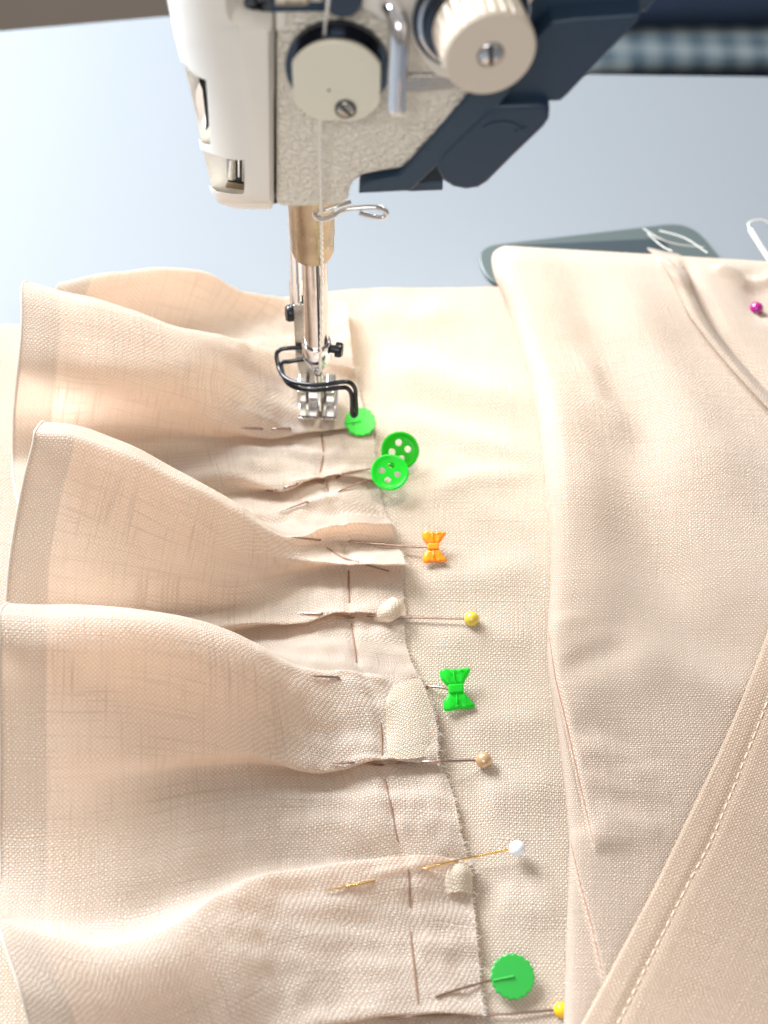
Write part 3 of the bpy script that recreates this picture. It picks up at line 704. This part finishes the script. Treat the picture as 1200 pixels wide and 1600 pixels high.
# inside the slots: linkage rods and dark hollow
def flatpoly(name, pix, d, mat, th=.05, parent=None):
    return fixn(obj(name, *pprism(pix, YF+d, th), mat, parent or mach))
flatpoly('slot_hollow', [(311,122),(322,125),(327,196),(322,204),(316,190),(313,150)], 1.84, 'void')
flatpoly('inner_lever', [(311,128),(316,140),(322,190),(321,203),(312,185),(306,160),(306,142)], 1.72, 'chrome', .1)
flatpoly('slot_hollow', [(354,252),(381,252),(381,286),(358,282)], 1.84, 'void')
for x0, x1, y1, mt in ((354,369,280,'steel'),(371,375,279,'chrome'),(378,381,286,'steel')):
    c = (x0+x1)/2; a = PY(c, 246, YF+1.7); b = PY(c, y1-3, YF+1.7)
    obj('inner_rod', *tube([a, b], (x1-x0)/2*.0133, 14), mt, mach)
flatpoly('brass_block', [(356,284),(381,288),(381,297),(352,293)], 1.8, 'brass', .1)

# casing with hammered paint
cas = [(431,-70),(431,324),(460,326),(505,324),(534,322),(544,313),(547,297),(553,286),(568,276),(600,270),(628,266),(646,250),(700,192),(738,145),(800,70),(870,-70)]
cs = fixn(obj('head_casing', *pprism(cas, YF, 5.0), 'crinkle', mach)); bevel(cs, .12, 3)
flatpoly('gap_strip', [(418,50),(433,50),(433,318),(418,318)], .35, 'void', .3)
flatpoly('cover_lip', [(417,47),(428,47),(428,150),(427.2,150),(427.2,322),(417,322)], .02, 'cream', .3)
# corner recess with screw
flatpoly('recess_plate', [(345,-60),(345,60),(440,60),(440,-60)], .45, 'cream', .3)
rp = fixn(obj('recess_wall', *pprism([(431,-60),(431,47),(446,47),(446,-60)], YF-.02, .45), 'cream', mach))
flatpoly('teal_slot', [(425,6),(520,4),(540,12),(536,17),(424,19)], -.03, 'navy2', .12)
flatpoly('brass_strip', [(430,9),(478,9),(486,3),(486,0),(482,0),(476,6),(430,6)], -.06, 'brass', .05)
def screw(c, axis, r, h, mat, parent, ang=.7, name='screw', cross=False):
    c = Vector(c); ax = Vector(axis).normalized()
    o = obj(name, *lathe(c, ax, [(0, r), (h*.6, r), (h*.85, r*.93), (h, r*.8)], 36), mat, parent)
    up = Vector((0, 0, 1)) if abs(ax.z) < .9 else Vector((1, 0, 0)); n = (up-ax*up.dot(ax)).normalized(); b = ax.cross(n)
    for k in ((0, 1) if cross else (0,)):
        a = ang+k*math.pi/2; d = n*math.cos(a)+b*math.sin(a); e = ax.cross(d); L = r*(.55 if cross else .86); w = r*.17
        f = [c+ax*(h+.004)+d*L*sx_+e*w*sy_ for sx_, sy_ in ((-1, -1), (1, -1), (1, 1), (-1, 1))]
        obj('slot', *prism(f, [p-ax*.02 for p in f]), 'void', o, smooth=False)
    return o
c0 = PY(406, -2, YF+.45); screw(c0, (0, -1, 0), .27, .2, 'darkchrome', mach, .5, 'cover_screw', True)
# chrome spindle seen at the top edge
obj('take_up_spindle', *lathe(PY(536, -14, YF), (0, -1, 0), [(0, .34), (.25, .34), (.3, .30)], 40), 'darkchrome', mach)
# smooth cast boss
boss = [(556,-60),(557,12),(575,22),(590,32),(612,46),(640,66),(660,100),(684,122),(712,128),(740,126),(800,60),(830,-60)]
bevel(flatpoly('cast_boss', boss, -.12, 'cream', .2), .08)
# thread take plate: polished crescent
cr = [(585,118)]+[(x, 118) for x in (640, 690, 728)]+[(735,126),(720,134),(700,140),(670,144),(640,145),(610,144),(585,141)]
bevel(flatpoly('chrome_crescent', cr, -.06, 'steel', .2), .03)
# guide disc with flats
cD = (526, 131); dk = YF-.55
ctr = PY(cD[0], cD[1], dk)
def disc_outline(Y, s=1.0):
    c = PY(cD[0], cD[1], Y); out = []; R_ = .86*s
    for k in range(96):
        t = 2*math.pi*k/96; x = R_*math.cos(t); z = R_*math.sin(t)
        x = max(-.765, min(.765, x)); z = max(-.80, z)
        out.append(c+Vector((x, 0, z)))
    return out
gd = obj('guide_plate', *prism(disc_outline(dk), [p+Vector((0, .10, 0)) for p in disc_outline(dk)]), 'plate', mach, sharp=30); fixn(gd); bevel(gd, .02, 2)
V, Fc = lathe(ctr+Vector((0, .10, -.0)), (0, 1, 0), [(0, .80), (.30, .80), (.31, .92), (.45, .92)], 96)
obj('guide_hub', V, Fc, 'darkchrome', mach)
screw(PY(540, 170, dk), (0, -1, 0), .16, .05, 'steel', gd, .75, 'plate_screw')
obj('screw_rim', *lathe(PY(540, 170, dk), (0, -1, 0), [(0, .19), (.03, .19), (.035, .17)], 36), 'black', gd)
obj('pin_hole', *lathe(PY(514, 141, dk), (0, -1, 0), [(0, .025), (.004, .025)], 14), 'void', gd)
# chrome hook rod
hp = [PY(619, 176, YF-.75), PY(620, 140, YF-.75), PY(622, 100, YF-.75), PY(624, 62, YF-.72), PY(623, 38, YF-.62), PY(616, 18, YF-.4), PY(607, 6, YF-.15), PY(602, 2, YF+.1)]
sp2 = spline(hp, 8); r0 = .165
rs = [r0]*len(sp2); rs[0] = r0*.75
obj('thread_guard_hook', *tube([sp2[0]+Vector((0, 0, -.04))]+sp2, [r0*.35]+rs, 24), 'chrome', mach)
# tension knob
kf = PY(767, 86, YF-1.25); kb = PY(748, 42, YF-.45); ax = (kf-kb).normalized(); kl = (kf-kb).length
tk = empty('tension_knob', kb); tk.parent = mach; tk.location = (kb-wloc(mach))*K
NK = 180
def kr(i, t, r): return r*(1-(.15 if (i in (1, 2, 3) and math.sin(t*26) > 0.35) else 0))
rk = .80
prof = [(0, rk), (.04, rk), (kl*.5, rk), (kl-.14, rk), (kl-.06, rk*.985), (kl, rk*.94), (kl+.002, rk*.3), (kl-.12, rk*.29)]
obj('knob_body', *lathe(kb, ax, prof[:6]+[(kl, .24), (kl-.10, .235)], NK, rfun=kr), 'cream_knob', tk, sharp=30)
obj('knob_recess', *lathe(kb+ax*(kl-.13), ax, [(0, .23), (.02, .23)], 32), 'void', tk)
ks = screw(kb+ax*(kl-.12), ax, .215, .12, 'chrome', tk, .1, 'knob_screw')
for rr_, h0, h1, mt in ((1.06, -.42, -.34, 'darkchrome'), (.98, -.33, -.27, 'chrome'), (.93, -.26, -.20, 'navy2'), (.90, -.19, -.10, 'darkchrome'), (.70, -.09, .01, 'navy2')):
    obj('tension_disc', *lathe(kb, ax, [(h0, rr_*.97), (h0+.02, rr_), (h1-.02, rr_), (h1, rr_*.96)], 80), mt, tk)
# dark blue underside parts
nv = empty('lamp_housing', PY(780, 150, YF)); nv.parent = mach; nv.location = (PY(780, 150, YF)-wloc(mach))*K
bevel(flatpoly('lower_rail', [(560,303),(563,291),(572,286),(606,279),(622,276),(640,258),(736,145),(752,126),(790,130),(800,140),(768,180),(660,281),(642,299)], -.10, 'navy', .6, nv), .035)
bevel(flatpoly('rail_back', [(625,296),(650,285),(692,283),(692,298),(640,300)], .25, 'navy', .5, nv), .03)
bevel(flatpoly('housing_block', [(768,158),(775,140),(800,95),(862,34),(900,29),(988,24),(1002,22),(996,34),(940,93),(886,150),(876,159),(790,162)], .10, 'navy2', 1.4, nv), .05)
bevel(flatpoly('housing_top', [(760,150),(800,100),(862,30),(950,22),(1010,20),(1045,-30),(1060,-80),(780,-80),(740,20)], .55, 'navy', 2.0, nv), .06)
lv = []
for k in range(13):
    t = math.radians(150+ 140*k/12); lv.append((725+44*math.cos(t)*1.0, 255-44*math.sin(t)*1.0))
lvp = [(760,172),(775,165),(840,164),(855,167),(859,175),(858,188),(850,200),(800,248),(762,286),(748,295),(728,298),(708,294),(692,284),(683,268),(681,254),(690,240)]
le = bevel(flatpoly('release_lever', lvp, -.12, 'navy2', .55, nv), .09, 5)
arw = spline([PY(x, y, YF-.125) for x, y in ((756,199),(770,193),(790,191),(806,195),(818,206))], 6)
obj('arrow_mark', *tube(arw, .026, 8), 'navy', le)
flatpoly('arrow_head', [(804,206),(823,198),(822,214)], -.14, 'navy', .06, le)

# the arm runs on to the right above the picture
bevel(fixn(obj('machine_arm', *box(PY(600, 0, YF).x, PY(600, 0, YF).x+38, YF+.6, YF+9, PY(800, -60, YF).z+1.2, PY(800, -60, YF).z+10), 'cream', mach)), .6, 4)
# needle bar group
XN = PY(491, 400, YN).x
def zat(px, py, Y=YN): return PY(px, py, Y).z
C = lambda z, dx=0, dy=0: Vector((XN+dx, YN+dy, z))
zb = zat(487, 396); 
obj('bar_bushing', *lathe(C(zb, -.03), (0, 0, 1), [(0, .40), (.02, .44), (.16, .48), (.62, .485), (.64, .50), (4, .50)], 56), 'brass', mach)
zc = zat(494, 558)
obj('needle_bar', *lathe(C(zc-.1), (0, 0, 1), [(0, .285), (6, .285)], 48), 'barsteel', mach)
obj('bar_groove', *tube([C(zc+.2, .08, -.275), C(zb+.1, .08, -.275)], .03, 8), 'darkchrome', mach)
zc1 = zat(495, 548, YN-.3); zc0 = zat(497, 575, YN-.3); ze = zat(499, 590, YN-.2)
cl = obj('needle_clamp', *lathe(C(ze), (0, 0, 1), [(0, .08), (.06, .12), ((zc0-ze), .30), ((zc0-ze)+.12, .355), (zc1-ze-.03, .36), (zc1-ze, .345), (zc1-ze+.002, .30), (zc1-ze-.06, .29)], 56), 'chrome', mach)
scx = C((zc0+zc1)/2+.12, .34, -.05)
obj('screw_neck', *lathe(scx, (1, -.15, 0), [(0, .10), (.14, .10)], 24), 'black', cl)
screw(scx+Vector((.12, -.02, 0)), (1, -.15, 0), .185, .17, 'black', cl, .0, 'clamp_screw')
obj('thread_eye', *tube([C(ze+.22, .03+.075*math.cos(t), -.24+.03*math.sin(t))+Vector((0, 0, .085*math.sin(t))) for t in np.linspace(0, 2*math.pi, 20, endpoint=False)], .018, 8, closed=True), 'darkchrome', cl)
obj('needle', *tube([C(ze+.1, .03), C(1.55, .035), C(1.4, .035), C(.75, .035), C(.2, .035)], [.09, .085, .05, .045, .03], 14), 'steel', mach)
# presser bar, shank, foot
YP = YN+.95
XP = PY(466, 520, YP).x
obj('presser_bar', *lathe(Vector((XP, YP, zat(464, 480, YP))), (0, 0, 1), [(0, .17), (.9, .17), (.95, .14), (6, .14)], 32), 'chrome', mach)
pf = empty('presser_foot', (XP, YP, 1)); pf.parent = mach; pf.location = (Vector((XP, YP, 1))-wloc(mach))*K
bevel(fixn(obj('shank_cap', *pprism([(455,466),(473,462),(476,482),(456,482)], YP-.12, .4), 'black', pf)), .03)
bevel(fixn(obj('shank', *pprism([(458,478),(474,476),(476,555),(492,578),(499,600),(499,622),(475,622),(470,592),(462,560)], YP-.2, .22), 'steel', pf)), .02)
screw(PY(457, 489, YP-.1), (-1, -.25, .1), .21, .16, 'black', pf, .3, 'foot_screw')
zt = .66
x0, x1 = PY(466, 622, YN+.4).x, PY(524, 622, YN+.4).x; w = x1-x0
for a, b in ((0, .24), (.27, .72), (.75, 1)):
    fr = .0 if a in (0, .75) else .05
    bevel(fixn(obj('hinge_block', *box(x0+w*a, x0+w*b, YN+.22+fr, YN+.85, zt+.06, zt+.50-fr), 'steel', pf)), .03)
def ribbon(profile, xa, xb, th):
    """profile (y,z) swept across x"""
    f = []; n = len(profile)
    up = [Vector((0, y, z+th)) for y, z in profile]; lo = [Vector((0, y, z)) for y, z in reversed(profile)]
    loop = up+lo
    return prism([Vector((xa, p.y, p.z)) for p in loop], [Vector((xb, p.y, p.z)) for p in loop])
prof = [(YN+.9, zt), (YN+.25, zt), (YN+.18, zt-.02), (YN-.12, zt-.06), (YN-.22, zt-.03), (YN-.30, zt+.05), (YN-.34, zt+.10)]
xm = XN+.03
bevel(fixn(obj('toe', *ribbon(prof, x0+.03, xm-.06, .05), 'chrome', pf)), .015)
bevel(fixn(obj('toe', *ribbon(prof, xm+.07, x1+.06, .05), 'chrome', pf)), .015)
bevel(fixn(obj('sole', *box(x0+.05, x1-.02, YN+.3, YN+.9, zt-.08, zt+.05), 'steel', pf)), .02)
# finger guard wire
gw = [(474,543,YP-.25),(452,544,YP-.3),(437,547,YP-.4),(432,556,YP-.5),(436,575,YP-.8),(443,588,YN-.2),(458,597,YN-.45),(480,601,YN-.6),(505,601,YN-.65),(532,597,YN-.65),(547,598,YN-.62),(555,608,YN-.6),(556,625,YN-.6),(557,645,YN-.6),
      (553,650,YN-.6),(550,645,YN-.6),(550,625,YN-.6),(548,613,YN-.6),(541,606,YN-.62),(530,606,YN-.65),(505,609,YN-.65),(480,609,YN-.6),(458,604,YN-.45),(446,594,YN-.2),(441,580,YP-.7),(440,567,YP-.5),(452,565,YP-.45),(476,561,YP-.3)]
obj('finger_guard', *tube(spline([PY(x, y, Y) for x, y, Y in gw], 6), .056, 12), 'black', pf)
# wire thread guide under the head
tg = [(548,316,YN-1.6),(528,322,YN-1.7),(510,328,YN-1.75),(497,330,YN-1.8),(492,336,YN-1.9),(498,342,YN-2.1),(510,342,YN-2.15),(524,336,YN-2.15),(538,328,YN-2.15),(560,325,YN-2.15),(585,324,YN-2.15),(600,328,YN-2.15),(604,335,YN-2.15),(596,340,YN-2.17),(580,338,YN-2.2),(562,333,YN-2.2)]
obj('wire_thread_guide', *tube(spline([PY(x, y, Y) for x, y, Y in tg], 6), .052, 12), 'chrome', mach)

# the white machine thread: a thing of its own
th = empty('needle_thread', C(3)); tag(th, 'white sewing thread running down the front of the machine head into the needle', 'thread')
t1 = spline([PY(516, -30, YF-.5), PY(512, 10, YF-.5), PY(508, 40, YF-.3), PY(507, 62, YF-.2)], 8)
obj('thread_length', *tube(t1, .026, 8), 'thread', th)
t2 = spline([PY(500, 184, YF-.5), PY(500.5, 250, YF-.32), PY(501.5, 318, YF-.14), PY(502, 337, YN-2.0), PY(502.5, 370, YN-1.4), PY(503, 420, YN-.38), PY(502, 500, YN-.36), PY(501, 555, YN-.4), PY(500, 582, YN-.33)], 40)
t2 = [p+Vector((.008*math.sin(i*.9), 0, 0)) for i, p in enumerate(t2)]
obj('thread_length', *tube(t2, .031, 8), 'thread', th)
obj('thread_length', *tube([C(ze+.18, .05, -.15), C(1.3, .06, -.08), C(.75, .05, -.04)], .018, 8), 'thread', th)

# ------------------------------------------------------------------ pins
PG = 'dressmaking pins holding the work'
def shaft(parent, segs, mat='pin', r=.027):
    """segs: list of ((px,py), off) points; off < 0 runs beneath the cloth"""
    K0 = [(lifth(*p_, o_) if o_ > 0.04 else hit(*p_, o_ if o_ > 0 else -.11)) for p_, o_ in segs]; L = []
    for a, b in zip(K0, K0[1:]): L += [a, a.lerp(b, .25), a.lerp(b, .5), a.lerp(b, .75)]
    L.append(K0[-1])
    rs = [r]*len(L); rs[-1] = r*.2; rs[-2] = r*.7
    obj('shaft', *tube(L, rs, 10), mat, parent); return L
def straight(parent, a, b, mat='pin', r=.024, tip=True):
    m = a.lerp(b, .9); obj('shaft', *tube([a, m, b], [r, r, r*(.2 if tip else 1)], 10), mat, parent)
def pin_thing(name, label, at_): o = empty(name, at_); tag(o, label, 'pin', PG); return o
UP, DN = .035, -.06
def head_c(px, py, lift): return lifth(px, py, lift)
def ball_pin(name, label, c, rpx, mat, segs, smat='pin', lift=.17):
    hc = head_c(c[0], c[1], lift); o = pin_thing(name, label, hc)
    r = rpx*(hc-CAM).dot(Fv)/F_PX
    obj('head', *sphere(hc, r), mat, o)
    pts = segs; d = 6
    shaft(o, [((c[0]-rpx*.6, c[1]), lift*.95)]+segs, smat)
    return o
ball_pin('ball_pin', 'pearly yellow ball head pin just below the orange bow pin', (737,967), 12, 'pearl_y', [((650,965), .1), ((600,964), .06), ((578,963), UP), ((566,962), DN), ((512,961), DN), ((500,961), UP), ((464,959), UP)])
ball_pin('ball_pin', 'pearly brown ball head pin below the green bow pin', (756,1188), 13, 'pearl_b', [((680,1190), .12), ((625,1191), .06), ((612,1191), DN), ((560,1192), DN), ((550,1192), UP), ((514,1194), UP)])
ball_pin('ball_pin', 'white ball head pin with a golden shaft near the lower pleat edge', (808,1326), 13, 'pearl_w', [((740,1339), .22), ((690,1350), .12), ((664,1357), .02), ((650,1360), DN), ((592,1374), DN), ((580,1378), UP), ((506,1393), UP)], 'goldpin', .3)
ball_pin('ball_pin', 'bright yellow ball head pin half hidden beside the folded cloth at the bottom', (877,1578), 12, 'yellow', [((800,1584), .1), ((740,1587), .06), ((700,1588), UP), ((640,1586), UP), ((590,1592), UP)], 'pin', .06)
ball_pin('ball_pin', 'small magenta ball head pin stuck in the gathered cloth at the top right', (1182,482), 10.5, 'purple', [((1200,500), DN), ((1215,520), DN)], 'pin', .12)

def frame_at(c, nrm, rot):
    n = Vector(nrm).normalized(); x = (Rv - n*Rv.dot(n)).normalized(); y = n.cross(x)
    return x*math.cos(rot)+y*math.sin(rot), y*math.cos(rot)-x*math.sin(rot), n
def flower_pin(label, c, r, nrm, mat, segs, lift, petals=14):
    hc = lifth(c[0], c[1], lift); o = pin_thing('flower_pin', label, hc); x, y, n = frame_at(hc, nrm, .2)
    V, Fc = [], []; N = petals*8
    for h, s in ((-.035, .96), (-.02, 1.0), (.02, 1.0), (.035, .96)):
        for k in range(N):
            t = 2*math.pi*k/N; rr_ = r*s*(1+.045*abs(math.sin(t*petals/2))*1.6-.04)
            V.append(hc+(x*math.cos(t)+y*math.sin(t))*rr_+n*h)
    for i in range(3):
        for k in range(N): Fc.append((i*N+k, i*N+(k+1) % N, (i+1)*N+(k+1) % N, (i+1)*N+k))
    Fc.append(tuple(range(N))[::-1]); Fc.append(tuple(3*N+k for k in range(N)))
    obj('flower_head', V, Fc, mat, o)
    e = hc-x*r*.5+n*.045
    obj('shank_in_head', *tube([hc+n*.045+x*.02, hc-x*r*.95+n*.03], .022, 8), mat, o)
    L = [((c[0]-r*30*.8, c[1]+4), lift*.8)]+segs
    shaft(o, L); return o
flower_pin('light green scalloped flower head pin beside the presser foot', (563,659), .385, (0.02, -.30, 1), 'green', [((550,662), .05), ((540,666), DN), ((520,668), DN), ((460,672), DN), ((452,670), UP), ((428,670), UP), ((420,672), DN), ((414,671), DN), ((408,670), UP), ((376,668), UP)], .12)
flower_pin('darker green scalloped flower head pin at the bottom of the base cloth', (801,1526), .43, (.05, -.25, 1), 'green3', [((765,1532), .16), ((730,1542), .08), ((700,1552), UP), ((684,1557), UP), ((676,1560), DN)], .25, 18)

def button_pin(label, c, r, nrm, mat, segs, lift, rot=.3, wide=1.0):
    hc = lifth(c[0], c[1], lift); o = pin_thing('button_pin', label, hc); x, y, n = frame_at(hc, nrm, rot)
    M4 = Matrix((( x.x, y.x, n.x), (x.y, y.y, n.y), (x.z, y.z, n.z)))
    V, Fc = lathe((0, 0, 0), (0, 0, 1), [(-.045, r*.70), (-.04, r*.93), (-.02, r*.985), (0, r), (.03, r*.985), (.045, r*.93), (.04, r*.86), (.012, r*.80), (.006, r*.70)], 72)
    b = obj('button_head', V, Fc, mat, None, origin=(0, 0, 0), sharp=50); fixn(b)
    cs_ = []
    for k in range(4):
        t = math.pi/4+k*math.pi/2; cs_.append(obj('c', *lathe((r*.42*math.cos(t), r*.42*math.sin(t), -.2), (0, 0, 1), [(0, r*.175), (.4, r*.175)], 28), mat, None, origin=(0, 0, 0), smooth=False))
    for c_ in cs_:
        fixn(c_); m = b.modifiers.new('h', 'BOOLEAN'); m.object = c_; m.operation = 'DIFFERENCE'; m.solver = 'EXACT'
    bpy.context.view_layer.update(); dg = bpy.context.evaluated_depsgraph_get()
    me = bpy.data.meshes.new_from_object(b.evaluated_get(dg)); b.modifiers.clear(); b.data = me
    me.transform(M4.to_4x4())
    me.polygons.foreach_set('use_smooth', [True]*len(me.polygons)); me.set_sharp_from_angle(angle=math.radians(40))
    for c_ in cs_: bpy.data.objects.remove(c_)
    b.parent = o; b.location = (0, 0, 0)
    e = project(hc-x*r*.9)
    shaft(o, [(e, lift*.9)]+segs)
    return o
button_pin('deep green four-hole button head pin, the upper rear one of the pair', (625,704), .48, (.12, -.75, .95), 'green2', [((576,733), .12), ((535,741), UP), ((520,744), DN), ((470,755), DN), ((462,757), UP), ((446,762), UP), ((440,764), DN), ((428,765), UP), ((414,768), UP)], .50, .95)
button_pin('bright green four-hole button head pin overlapping the darker one', (609,738), .47, (.05, -.38, 1), 'green', [((575,750), .16), ((530,768), UP), ((515,772), DN), ((490,781), DN), ((480,785), UP), ((434,801), UP)], .62, .55)

def bow_pin(label, c, s, mat, segs, lift, rot, nrm):
    hc = lifth(c[0], c[1], lift); o = pin_thing('bow_pin', label, hc); x, y, n = frame_at(hc, nrm, rot)
    out = [(-.11, .07), (-.155, .14), (-.20, .24), (-.20, .36), (-.15, .405), (-.04, .385), (.06, .375), (.17, .385), (.265, .37), (.26, .30), (.20, .20), (.16, .12), (.12, .06)]
    for sg in (1, -1):
        pts = [(a*1.22, b*sg) for a, b in out]; cx = sum(a for a, b in pts)/len(pts); cy = sum(b for a, b in pts)/len(pts)
        V, Fc = [], []; N = len(pts); L = spline([Vector((a, b, 0)) for a, b in pts], 4); N = len(L)
        rings = [(1.0, -.03), (1.0, .02), (.86, .07), (.6, .085), (.3, .075)]
        for q, h in rings:
            for p in L:
                px_, py_ = cx+(p.x-cx)*q, cy+(p.y-cy)*q; hh = h+ .018*math.cos(px_*42)*(q < .9)
                V.append(hc+x*px_*s+y*py_*s+n*hh)
        for i in range(len(rings)-1):
            for k in range(N): Fc.append((i*N+k, i*N+(k+1) % N, (i+1)*N+(k+1) % N, (i+1)*N+k))
        Fc.append(tuple(range(N))[::-1]); Fc.append(tuple((len(rings)-1)*N+k for k in range(N)))
        w_ = obj('bow_wing', V, Fc, mat, o, sharp=None); fixn(w_)
        obj('crease', *tube(spline([hc+x*.01*s+y*.1*sg*s+n*.085, hc+x*.0*s+y*.2*sg*s+n*.098, hc-x*.01*s+y*.3*sg*s+n*.088], 5), [.012]*5+[.018]*5+[.008], 8), mat, w_)
    V, Fc = prism([hc+x*a*s+y*b*s+n*.11 for a, b in ((-.13, -.085), (.15, -.085), (.15, .085), (-.13, .085))], [hc+x*a*s+y*b*s-n*.05 for a, b in ((-.13, -.085), (.15, -.085), (.15, .085), (-.13, .085))])
    bevel(fixn(obj('bow_knot', V, Fc, mat, o)), .035, 4)
    e = project(hc-x*.1*s)
    shaft(o, [(e, lift*.95)]+segs); return o
bow_pin('orange bow head pin stuck through the pleat below the green buttons', (676,855), .98, 'orange', [((640,854), .2), ((600,851), .10), ((548,847), UP), ((540,846), DN), ((506,844), DN), ((498,843), UP), ((455,840), UP)], .28, .02, (.05, -.35, 1))
bow_pin('green bow head pin beside the white rolled seam tab', (711,1077), 1.2, 'green', [((690,1074), .2), ((668,1072), .06), ((660,1071), DN), ((612,1068), DN), ((600,1067), DN), ((536,1061), DN), ((528,1060), UP), ((485,1057), UP)], .25, .10, (.1, -.3, 1))

# ------------------------------------------------------------------ light
W = bpy.data.worlds.new('World'); SC.world = W; W.use_nodes = True; nt = W.node_tree; nt.nodes.clear()
o = nt.nodes.new('ShaderNodeOutputWorld'); bg = nt.nodes.new('ShaderNodeBackground')
tc = nt.nodes.new('ShaderNodeTexCoord'); sp_ = nt.nodes.new('ShaderNodeSeparateXYZ'); nt.links.new(tc.outputs['Generated'], sp_.inputs[0])
rp_ = nt.nodes.new('ShaderNodeValToRGB'); mr = nt.nodes.new('ShaderNodeMapRange'); mr.inputs[1].default_value = -1; mr.inputs[2].default_value = 1
nt.links.new(sp_.outputs[2], mr.inputs[0]); nt.links.new(mr.outputs[0], rp_.inputs[0])
e = rp_.color_ramp.elements; e[0].position = 0.3; e[0].color = (.30, .22, .16, 1); e[1].position = 1.0; e[1].color = (.95, .90, .86, 1)
x_ = rp_.color_ramp.elements.new(.5); x_.color = (.60, .55, .50, 1); x_ = rp_.color_ramp.elements.new(.68); x_.color = (.75, .68, .62, 1)
nt.links.new(rp_.outputs[0], bg.inputs[0]); bg.inputs[1].default_value = .53; nt.links.new(bg.outputs[0], o.inputs[0])

def area(name, loc, target, sx, sy, power, color):
    l = bpy.data.lights.new(name, 'AREA'); l.shape = 'RECTANGLE'; l.size = sx*K; l.size_y = sy*K; l.energy = power; l.color = color
    ob = bpy.data.objects.new(name, l); COL.objects.link(ob); ob.location = Vector(loc)*K
    ob.rotation_euler = (Vector(target)-Vector(loc)).to_track_quat('-Z', 'Y').to_euler(); return ob
wl = area('window_light', (-50, 72, 48), (-16, 18, 0), 55, 45, 11.6, (.91, .955, 1.0)); wl.data.spread = math.radians(100)
area('front_fill', (-12, -35, 62), (0, 20, 4), 45, 30, 2.1, (1.0, .97, .94))  # added fill from in front, brightens the machine head
area('machine_lamp', (XN+2.6, YN+1.4, 8.6), (XN+1.0, YN-.6, 0), 1.3, 1.3, .05, (1.0, .95, .78))

SC.view_settings.view_transform = 'Standard'; SC.view_settings.look = 'None'; SC.view_settings.gamma = 1; SC.view_settings.exposure = 0
SC.view_settings.use_curve_mapping = False
SC.render.engine = 'CYCLES'; SC.cycles.use_denoising = True
SC.cycles.max_bounces = 8; SC.cycles.transmission_bounces = 4; SC.cycles.transparent_max_bounces = 4
SC.cycles.sample_clamp_indirect = 6
